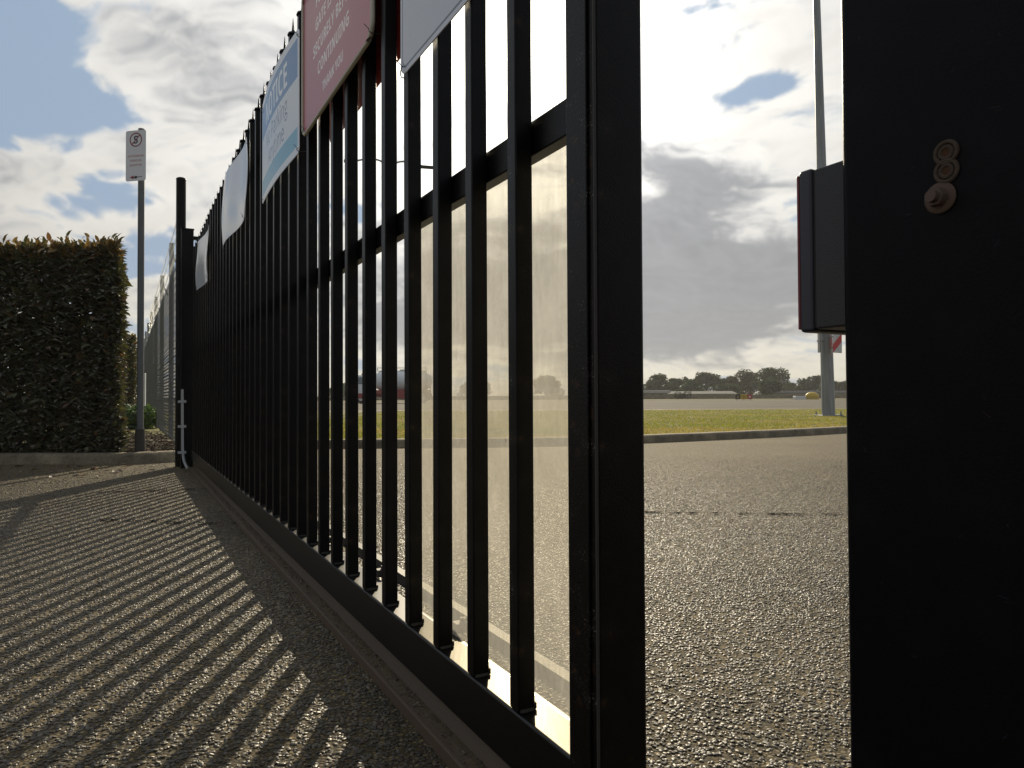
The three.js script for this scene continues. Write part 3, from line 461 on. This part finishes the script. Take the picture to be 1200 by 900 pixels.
{ // low leafy weeds by the pole and leaf litter on the bed
  const o = base('weed_clump', 'low green weeds growing at the foot of the far hedge', 'plant', P(-6.75, 12.6, 0.08));
  leaves(o, 'foliage', 1400, 66, (r) => { const a = r() * 6.28, d = 0.6 * Math.sqrt(r()); return { p: v3(Math.cos(a) * d * 0.8, 0.38 * r() * (1 - d * d), Math.sin(a) * d), up: -1.2 + 0.9 * r() }; }, 0.12, (r) => { const k = 0.7 + 0.6 * r(); return [0.07 * k, 0.12 * k, 0.025 * k]; });
  const r = rng(71), n = 5200, im = new THREE.InstancedMesh(new THREE.BoxGeometry(1, 0.12, 0.35), stdMat({ color: lin(1, 1, 1), roughness: 0.95 }), n), m = new THREE.Matrix4(), q = new THREE.Quaternion(), e = new THREE.Euler(), c = new THREE.Color();
  for (let i = 0; i < n; i++) { const d = 6.95 + 4.5 * r() * r(), x0 = -3.4 - (d - 7) * 0.54, x = x0 - 1.1 * r() + (d < 7.2 ? -0.1 : 0.15), s = 0.02 + 0.04 * r(); e.set((r() - 0.5) * 0.7, r() * 6.28, (r() - 0.5) * 0.7); m.compose(v3(x, 0.092 + 0.012 * r(), -d), q.setFromEuler(e), v3(s, s, s)); im.setMatrixAt(i, m); const k = 0.04 + 0.16 * r() * r(); im.setColorAt(i, c.setRGB(k * 1.2, k * 0.85, k * 0.5)); }
  im.name = 'mulch'; kind(im, 'stuff', 'brown bark mulch covering the garden bed'); im.userData.category = 'mulch'; scene.add(shade(im));
  const fallen = tag(leaves(scene, 'leaf_litter', 90, 83, (r) => { const d = 5.2 + 1.45 * Math.pow(r(), 0.6); return { p: v3(-3.0 - 2.4 * r() * (d / 6), 0.012, -d), up: (r() - 0.5) * 0.3 }; }, 0.055, (r) => { const k = 0.5 + r(); return [0.1 * k, 0.06 * k, 0.03 * k]; }), 'scattered brown leaves lying along the garden kerb', 'leaves');
}
{ // mown grass on the verge
  const pts = [], r = rng(99); for (let k = 0; k < 5; k++) { const a = r() * 6.28, x = (r() - 0.5) * 0.05, z = (r() - 0.5) * 0.05, h = 0.6 + 0.4 * r(), lx = Math.cos(a), lz = Math.sin(a), w = 0.07; pts.push([x - lz * w, 0, z + lx * w], [x + lz * w, 0, z - lx * w], [x + lx * 0.5, h, z + lz * 0.5]); }
  const g = new THREE.BufferGeometry(); g.setAttribute('position', new THREE.Float32BufferAttribute(pts.flat(), 3)); g.computeVertexNormals();
  const n = 52000, im = new THREE.InstancedMesh(g, new THREE.MeshPhysicalMaterial({ color: lin(1, 1, 1), roughness: 1, specularIntensity: 0.4, transmission: 0.5, thickness: 0, side: THREE.DoubleSide }), n), m = new THREE.Matrix4(), q = new THREE.Quaternion(), e = new THREE.Euler(), c = new THREE.Color();
  const front = (x) => { let best = 9; for (let i = 0; i < kerbPts.length - 1; i++) { const a = kerbPts[i], b = kerbPts[i + 1]; if (x >= a.x && x <= b.x) best = -lerp(a.z, b.z, (x - a.x) / (b.x - a.x)); } return best; };
  let i = 0; while (i < n) {
    const d = 8.8 + 18.3 * Math.pow(r(), 1.35), x = (-0.34 + 0.92 * r()) * (d + 1); if (x < -4.4) continue; const f = front(x) + 0.16; if (d < f) continue;
    const dry = sstep(-0.1, 0.35, fbm(x * 0.6, d * 0.6, 3) + 0.35 * Math.exp(-(d - f) * 1.5)), s = 0.028 + 0.024 * r(); e.set(0, r() * 6.28, 0); m.compose(v3(x, VERGE - 0.015, -d), q.setFromEuler(e), v3(s, s, s)); im.setMatrixAt(i, m);
    const k = 0.7 + 0.6 * r(); im.setColorAt(i, c.setRGB(lerp(0.28, 0.42, dry) * k, lerp(0.29, 0.34, dry) * k, lerp(0.035, 0.085, dry) * k)); i++;
  }
  im.name = 'grass'; kind(im, 'stuff', 'mown yellow green grass on the verge'); im.userData.category = 'grass'; scene.add(shade(im));
}

// ------------------------------------------------------------------ lamp columns
{
  const o = base('lamp_column', 'tall grey tapered lighting column standing on the verge', 'lamp post', P(8.15, 18.3, VERGE - 0.012));
  mesh('shaft', new THREE.CylinderGeometry(0.08, 0.165, 12, 10).translate(0, 6.03, 0), galv, o); o.rotation.z = 0.016;
  mesh('base_plate', span(-0.27, 0.27, 0.001, 0.03, -0.27, 0.27, 0.004), galv, o); mesh('footing', span(-0.42, 0.42, -0.05, 0.004, -0.4, 0.4), concrete, o);
  for (const [x, z] of [[-0.22, -0.22], [0.22, -0.22], [-0.22, 0.22], [0.22, 0.22]]) mesh('anchor_bolt', [cyl(0.03, 0.03, 0.035, 6, x, 0.03, z), cyl(0.015, 0.015, 0.09, 8, x, 0.03, z)], galv, o);
  mesh('head_frame', span(-0.9, 0.9, 11.9, 12.05, -0.08, 0.08, 0.01), galv, o); for (const x of [-0.6, 0, 0.6]) mesh('floodlight', span(x - 0.2, x + 0.2, 11.55, 11.85, 0.05, 0.4, 0.03), oldPaint, o);
  const s = base('column_sign', 'striped red and white board strapped to the lighting column', 'sign', P(8.15, 18.3, 0), -0.5);
  mesh('board', plateGeo(0.42, 0.52, 0.02, () => 0, 0.003).rotateY(Math.PI * 0.36).translate(0.24, 1.96, 0.12), stdMat({ roughness: 0.5, map: canvasTex(128, 160, (x, w, h) => { x.fillStyle = '#b9bcc0'; x.fillRect(0, 0, w, h); x.fillStyle = '#b3282c'; x.beginPath(); x.moveTo(0, 95); x.lineTo(w, 0); x.lineTo(w, 70); x.lineTo(0, 160); x.fill(); }) }), s);
  mesh('bracket', [span(0.1, 0.24, 2.1, 2.13, 0.1, 0.14), span(0.1, 0.24, 1.82, 1.85, 0.1, 0.14)], galv, s);
  const s2 = base('column_sign', 'grey back of a narrow board on the near side of the column', 'sign', P(7.92, 18.1, 0), 0.3);
  mesh('board', plateGeo(0.18, 0.62, 0.03, () => 0, 0.02).rotateY(1.15).translate(-0.08, 2.02, 0), poleGrey, s2); mesh('bracket', span(-0.08, 0.18, 2.0, 2.03, -0.1, -0.07), galv, s2);
}
{ // twin arm road lamp  across the yard
  const o = base('street_lamp', 'slim twin arm street lamp rising behind the gate bars', 'lamp post', P(-4.83, 28, 0), 0.25);
  mesh('pole', new THREE.CylinderGeometry(0.05, 0.09, 9.9, 10).translate(0, 4.95, 0), galv, o);
  for (const s of [-1, 1]) { const a = mesh('arm', tube([v3(0, 9.6, 0), v3(s * 0.3, 9.95, 0), v3(s * 0.75, 10.02, 0), v3(s * 1.3, 9.9, 0)], 0.035, 20, 6), galv, o); mesh('lamp_head', box(0.5, 0.1, 0.2, s * 1.5, 9.86, 0, 0.03), oldPaint, a); }
}

// ------------------------------------------------------------------ tanker truck on the apron
{
  const o = base('tanker_truck', 'white fuel tanker truck with red chassis on the apron', 'truck', P(-12.6, 75, 0), 0.12), white = stdMat({ color: lin(0.66, 0.68, 0.7), roughness: 0.3 }), glass = new THREE.MeshPhysicalMaterial({ color: lin(0.12, 0.16, 0.18), roughness: 0.08 });
  const tank = new THREE.CapsuleGeometry(1.05, 4.1, 8, 24).rotateZ(Math.PI / 2).scale(1, 1, 1.05).translate(1.05, 2.35, 0);
  const tk = mesh('tank', tank, white, o); mesh('walkway', [span(-1.6, 3.6, 3.36, 3.42, -0.3, 0.3), span(-1.6, 3.6, 3.7, 3.74, 0.3, 0.34), span(-1.6, 3.6, 3.7, 3.74, -0.34, -0.3), ...[-1.6, 0, 1.7, 3.56].flatMap((x) => [span(x, x + 0.04, 3.4, 3.72, 0.3, 0.34), span(x, x + 0.04, 3.4, 3.72, -0.34, -0.3)])], aluminium, tk);
  for (const x of [-0.7, 1, 2.7]) mesh('hatch', cyl(0.28, 0.28, 0.16, 14, x, 3.4, 0), aluminium, tk);
  mesh('chassis', [span(-4.1, 4.1, 0.62, 1.0, -0.5, 0.5, 0.02), span(-1.8, 3.9, 0.95, 1.38, -1.15, 1.15, 0.04)], redPaint, o);
  mesh('side_locker', span(-0.3, 1.9, 0.45, 1.0, 0.9, 1.18, 0.02), redPaint, o);
  const cab = mesh('cab', [span(-4.2, -2.15, 0.75, 2.0, -1.15, 1.15, 0.12), span(-4.05, -2.2, 1.95, 2.95, -1.1, 1.1, 0.15)], white, o);
  mesh('cab_skirt', span(-4.24, -2.2, 0.5, 1.05, -1.17, 1.17, 0.05), redPaint, cab); mesh('windscreen', span(-4.22, -4.06, 1.98, 2.75, -0.95, 0.95, 0.03), glass, cab); mesh('side_window', span(-3.75, -2.7, 2.0, 2.7, 1.08, 1.13), glass, cab); mesh('roof_beacon', span(-3.2, -2.8, 2.95, 3.12, -0.6, 0.6, 0.04), stdMat({ color: lin(0.5, 0.2, 0.02), roughness: 0.3 }), cab);
  const rear = mesh('rear_panel', span(3.9, 4.0, 0.8, 1.75, -1.15, 1.15), redPaint, o);
  for (let k = 0; k < 4; k++) mesh('chevron', span(3.0 + k * 0.24, 3.12 + k * 0.24, 1.1, 1.36, 1.151, 1.158), stdMat({ color: k % 2 ? lin(0.55, 0.36, 0.03) : lin(0.5, 0.1, 0.02), roughness: 0.4 }), rear);
  const tyre = new THREE.TorusGeometry(0.36, 0.15, 10, 24), rim = new THREE.CylinderGeometry(0.26, 0.26, 0.2, 16).rotateX(Math.PI / 2);
  for (const x of [-3.2, 2.0, 3.2]) for (const z of [1, -1]) { const w = mesh('wheel', tyre, darkRubber, o); w.position.set(x, 0.51, z); mesh('rim', rim, aluminium, w); }
}

// ------------------------------------------------------------------ far side of the airfield
{
  const y0 = -0.03, o = base('airfield_sign', 'low black yellow and red guidance sign on the far grass', 'sign', P(33.6, 103, y0));
  const cols = [lin(0.02, 0.02, 0.02), lin(0.45, 0.28, 0.01), lin(0.35, 0.02, 0.03)], ws = [0.72, 1.0, 0.72]; let x = -1.22;
  ['A', 'B1', '05'].forEach((s, i) => { mesh('face', span(x, x + ws[i], 0.15, 0.85, -0.1, 0.1, 0.02), stdMat({ roughness: 0.5, color: cols[i] }), o);
    mesh('lettering', new THREE.PlaneGeometry(ws[i] * 0.8, 0.5).translate(x + ws[i] / 2, 0.5, 0.106), stdMat({ roughness: 0.5, map: canvasTex(96, 64, (c, w, h) => { c.fillStyle = ['#161616', '#b08a14', '#a02030'][i]; c.fillRect(0, 0, w, h); c.fillStyle = ['#d8b21a', '#16140c', '#e8e0e0'][i]; c.font = 'bold 52px sans-serif'; c.textAlign = 'center'; c.fillText(['A', '—', '05'][i], w / 2, 51); }) }), o); x += ws[i]; });
  for (const q of [-1.0, 0, 1.0]) mesh('leg', span(q - 0.04, q + 0.04, 0, 0.15, -0.04, 0.04), galv, o);
  const m = base('yellow_marker', 'rounded yellow equipment cover standing near the lighting column', 'marker', P(48.6, 115, y0));
  mesh('cover', new THREE.SphereGeometry(1, 20, 12, 0, 6.2832, 0, Math.PI / 2).scale(1.1, 0.75, 0.8).translate(0, 0.45, 0), stdMat({ color: lin(0.5, 0.33, 0.02), roughness: 0.55 }), m); mesh('skirt', new THREE.CylinderGeometry(1.08, 1.08, 0.46, 20).scale(1, 1, 0.74).translate(0, 0.23, 0), stdMat({ color: lin(0.46, 0.31, 0.03), roughness: 0.6 }), m);
  mesh('plinth', span(-2.9, -1.2, 0, 0.55, -0.6, 0.6, 0.05), whitePaint, m);
  const shed = base('low_shed', 'low pale shed with a flat metal roof left of the trees', 'building', P(33, 160, y0));
  mesh('wall', span(-5, 1.6, 0, 1.3, -2, 2), stdMat({ color: lin(0.24, 0.23, 0.2), roughness: 0.9 }), shed); mesh('roof', span(-5.5, 2.2, 1.3, 1.9, -2.4, 2.4, 0.1), stdMat({ color: lin(0.36, 0.36, 0.35), roughness: 0.5 }), shed); for (const q of [-3.8, -2, -0.2]) mesh('window', span(q, q + 0.8, 0.4, 1.0, 2.0, 2.05), stdMat({ color: grey(0.03), roughness: 0.2 }), shed);
  const hall = base('low_building', 'long low pale building with a grey roof behind the shed', 'building', P(44, 172, y0));
  mesh('wall', span(-9, 9, 0, 1.15, -4, 4), stdMat({ color: lin(0.4, 0.38, 0.34), roughness: 0.9 }), hall); mesh('roof', new THREE.ExtrudeGeometry(new THREE.Shape([[-4.5, 0], [4.5, 0], [0, 0.65]].map((p) => new THREE.Vector2(...p))), { depth: 18.6, bevelEnabled: false }).rotateY(Math.PI / 2).translate(-9.3, 1.15, 0), new THREE.MeshPhysicalMaterial({ color: lin(0.16, 0.16, 0.15), specularIntensity: 0.2, roughness: 0.9 }), hall);
  const hall2 = base('low_building', 'low grey roofed building partly behind the round tree', 'building', P(78, 182, y0));
  mesh('wall', span(-13, 13, 0, 1.2, -4, 4), stdMat({ color: lin(0.34, 0.32, 0.29), roughness: 0.9 }), hall2); mesh('roof', span(-13.5, 13.5, 1.2, 1.8, -4.5, 4.5, 0.1), stdMat({ color: lin(0.22, 0.22, 0.22), roughness: 0.6 }), hall2);
  const wallm = stdMat({ map: rep(concreteTex, 0.3), color: lin(1, 0.96, 0.85), roughness: 0.9 }), fw = base('boundary_wall', 'long low pale boundary wall on the far side of the airfield', 'wall', P(20, 150, y0));
  for (let i = -50; i < 40; i++) mesh('panel', span(i * 3, i * 3 + 2.96, 0, 0.85, -0.08, 0.08), wallm, fw);
}
// trees: trunk, limbs and a crown of small leaf faces in clumps
const crownMat = new THREE.MeshPhysicalMaterial({ vertexColors: true, roughness: 1, transmission: 0.3, thickness: 0, side: THREE.DoubleSide }), barkMat = stdMat({ color: lin(0.06, 0.045, 0.035), roughness: 0.95 });
function tree(label, x, d, h, w, seed, opt = {}) {
  const o = base('tree', label, 'tree', P(x, d, -0.03), 0, 'trees along the far airfield edge'), r = rng(seed), tr = [], pos = [], col = [], th = h * (opt.trunk ?? 0.14);
  tr.push(rod(v3(0, 0, 0), v3((r() - 0.5) * 0.4, th * 1.5, 0), h * 0.03, 7, h * 0.016));
  const clumps = []; const nc = opt.clumps ?? 24;
  for (let i = 0; i < nc; i++) { const a = r() * 6.28, u = Math.pow(r(), 0.6), yy = r(), rad = w / 2 * u * Math.sqrt(1 - Math.pow(yy * 0.95, 2.2)) * 0.86; const c = v3(Math.cos(a) * rad, th + (h - th) * (0.06 + 0.8 * yy), Math.sin(a) * rad); clumps.push([c, w * (0.10 + 0.10 * r())]); if (i % 2) tr.push(rod(v3(0, th * (0.8 + 0.4 * r()), 0), c, h * 0.012, 5, h * 0.004)); }
  for (const [c, cr] of clumps) { const n = opt.n ?? 170, tone = 0.75 + 0.5 * r(); for (let k = 0; k < n; k++) {
    const p = v3(r() - 0.5, r() - 0.5, r() - 0.5).normalize().multiplyScalar(cr * (0.55 + 0.55 * Math.cbrt(r()))); p.y *= 0.72; p.add(c); const s = (opt.leaf ?? 0.5) * (0.6 + 0.8 * r()), a = v3(r() - 0.5, r() - 0.5, r() - 0.5).normalize().multiplyScalar(s), b = v3(r() - 0.5, r() - 0.5, r() - 0.5).normalize().multiplyScalar(s * 0.7);
    pos.push(p.x - a.x, p.y - a.y, p.z - a.z, p.x + b.x, p.y + b.y, p.z + b.z, p.x + a.x, p.y + a.y, p.z + a.z); const q = tone * (0.8 + 0.4 * r()), t = opt.tint ?? [0.06, 0.075, 0.028]; for (let v = 0; v < 3; v++) col.push(t[0] * q, t[1] * q, t[2] * q); } }
  mesh('trunk', tr, barkMat, o);
  const g = new THREE.BufferGeometry(); g.setAttribute('position', new THREE.Float32BufferAttribute(pos, 3)); g.setAttribute('color', new THREE.Float32BufferAttribute(col, 3)); g.computeVertexNormals(); kind(mesh('crown', g, crownMat, o), 'stuff');
  return o;
}
{
  const at = (px, d) => (px - 600) / 832 * d;
  const T = [
    ['spreading flat topped tree behind the low shed', 771, 215, 8.6, 9.5, {}], ['small tree filling the gap beside the flat topped tree', 790, 222, 8, 6, {}],
    ['wispy tall tree rising between two broad crowns', 801, 226, 9.8, 5, { clumps: 9, n: 55 }], ['dense rounded tree behind the three small bushes', 809, 205, 6.4, 6.5, { tint: [0.05, 0.07, 0.02] }],
    ['broad high domed tree behind the long low building', 827, 224, 10, 10, {}], ['medium tree joining the broad domed tree', 846, 226, 7.8, 6, {}],
    ['tall brownish tree behind the guidance sign', 873, 224, 10.6, 11, { tint: [0.075, 0.066, 0.032] }], ['low bushy tree in front of the brownish tree', 853, 200, 4.4, 8, { trunk: 0.1 }], ['brownish side tree leaning out of the tall one', 857, 222, 8.8, 6, { tint: [0.07, 0.066, 0.03] }],
    ['largest dark rounded tree of the far row', 903, 214, 11.2, 11.5, { clumps: 26, tint: [0.045, 0.06, 0.025] }], ['small round tree on a clear stem by the wall', 904, 178, 5.6, 6.2, { trunk: 0.35, tint: [0.055, 0.075, 0.025] }],
    ['low tree right of the largest rounded tree', 924, 222, 5.4, 7, {}], ['thin low tree with an open crown near the yellow cover', 936, 200, 4.4, 5, { clumps: 8 }],
    ['open crowned dark tree close to the lighting column', 955, 218, 8.6, 9, { tint: [0.04, 0.055, 0.025] }], ['low dark tree beyond the lighting column', 975, 205, 5.6, 7, {}], ['bare looking thin tree past the lighting column', 981, 214, 6.8, 4.5, { clumps: 6, n: 40 }], ['small dark tree beside the closing post edge', 990, 200, 5.4, 6, {}],
    ['low tree glimpsed between bars left of the tanker', 402, 215, 5, 10, { trunk: 0.1 }], ['bushy tree glimpsed between bars beyond the tanker', 470, 220, 5, 11, { trunk: 0.1 }], ['grey green tree seen dimly through the dusty sheet', 640, 215, 8, 11, {}], ['dim tree through the dusty sheet beside the bars', 560, 222, 7, 11, {}],
  ];
  T.forEach(([label, px, d, h, w, opt], i) => tree(label, at(px, d), d, h * 0.8, w * 1.1, 300 + i * 17, opt));
  for (const [px, w, lb] of [[794.5, 0.9, 'mid sized dark round bush nearest the low shed, before the long wall'], [800, 0.7, 'smallest dark round bush between two others before the long wall'], [805.5, 1.0, 'largest dark round bush of three before the long wall']]) { const o = base('small_bush', lb, 'bush', P(at(px, 140), 140, -0.03), 0, 'small bushes before the far wall'), r = rng(px * 10), pos = [];
    for (let k = 0; k < 420; k++) { const p = v3(r() - 0.5, r() - 0.5, r() - 0.5).normalize().multiplyScalar(w * (0.6 + 0.4 * r())); p.y = p.y * 0.9 + w * 0.9; const a = v3(r() - 0.5, r() - 0.5, r() - 0.5).multiplyScalar(0.3), b = v3(r() - 0.5, r() - 0.5, r() - 0.5).multiplyScalar(0.3); pos.push(p.x, p.y, p.z, p.x + a.x, p.y + a.y, p.z + a.z, p.x + b.x, p.y + b.y, p.z + b.z); }
    const g = new THREE.BufferGeometry(); g.setAttribute('position', new THREE.Float32BufferAttribute(pos, 3)); g.computeVertexNormals(); kind(mesh('foliage', g, stdMat({ color: lin(0.035, 0.04, 0.02), roughness: 0.9, side: THREE.DoubleSide }), o), 'stuff'); mesh('stem', cyl(0.08, 0.05, w, 6), barkMat, o); }
}
renderer.render(scene, camera);
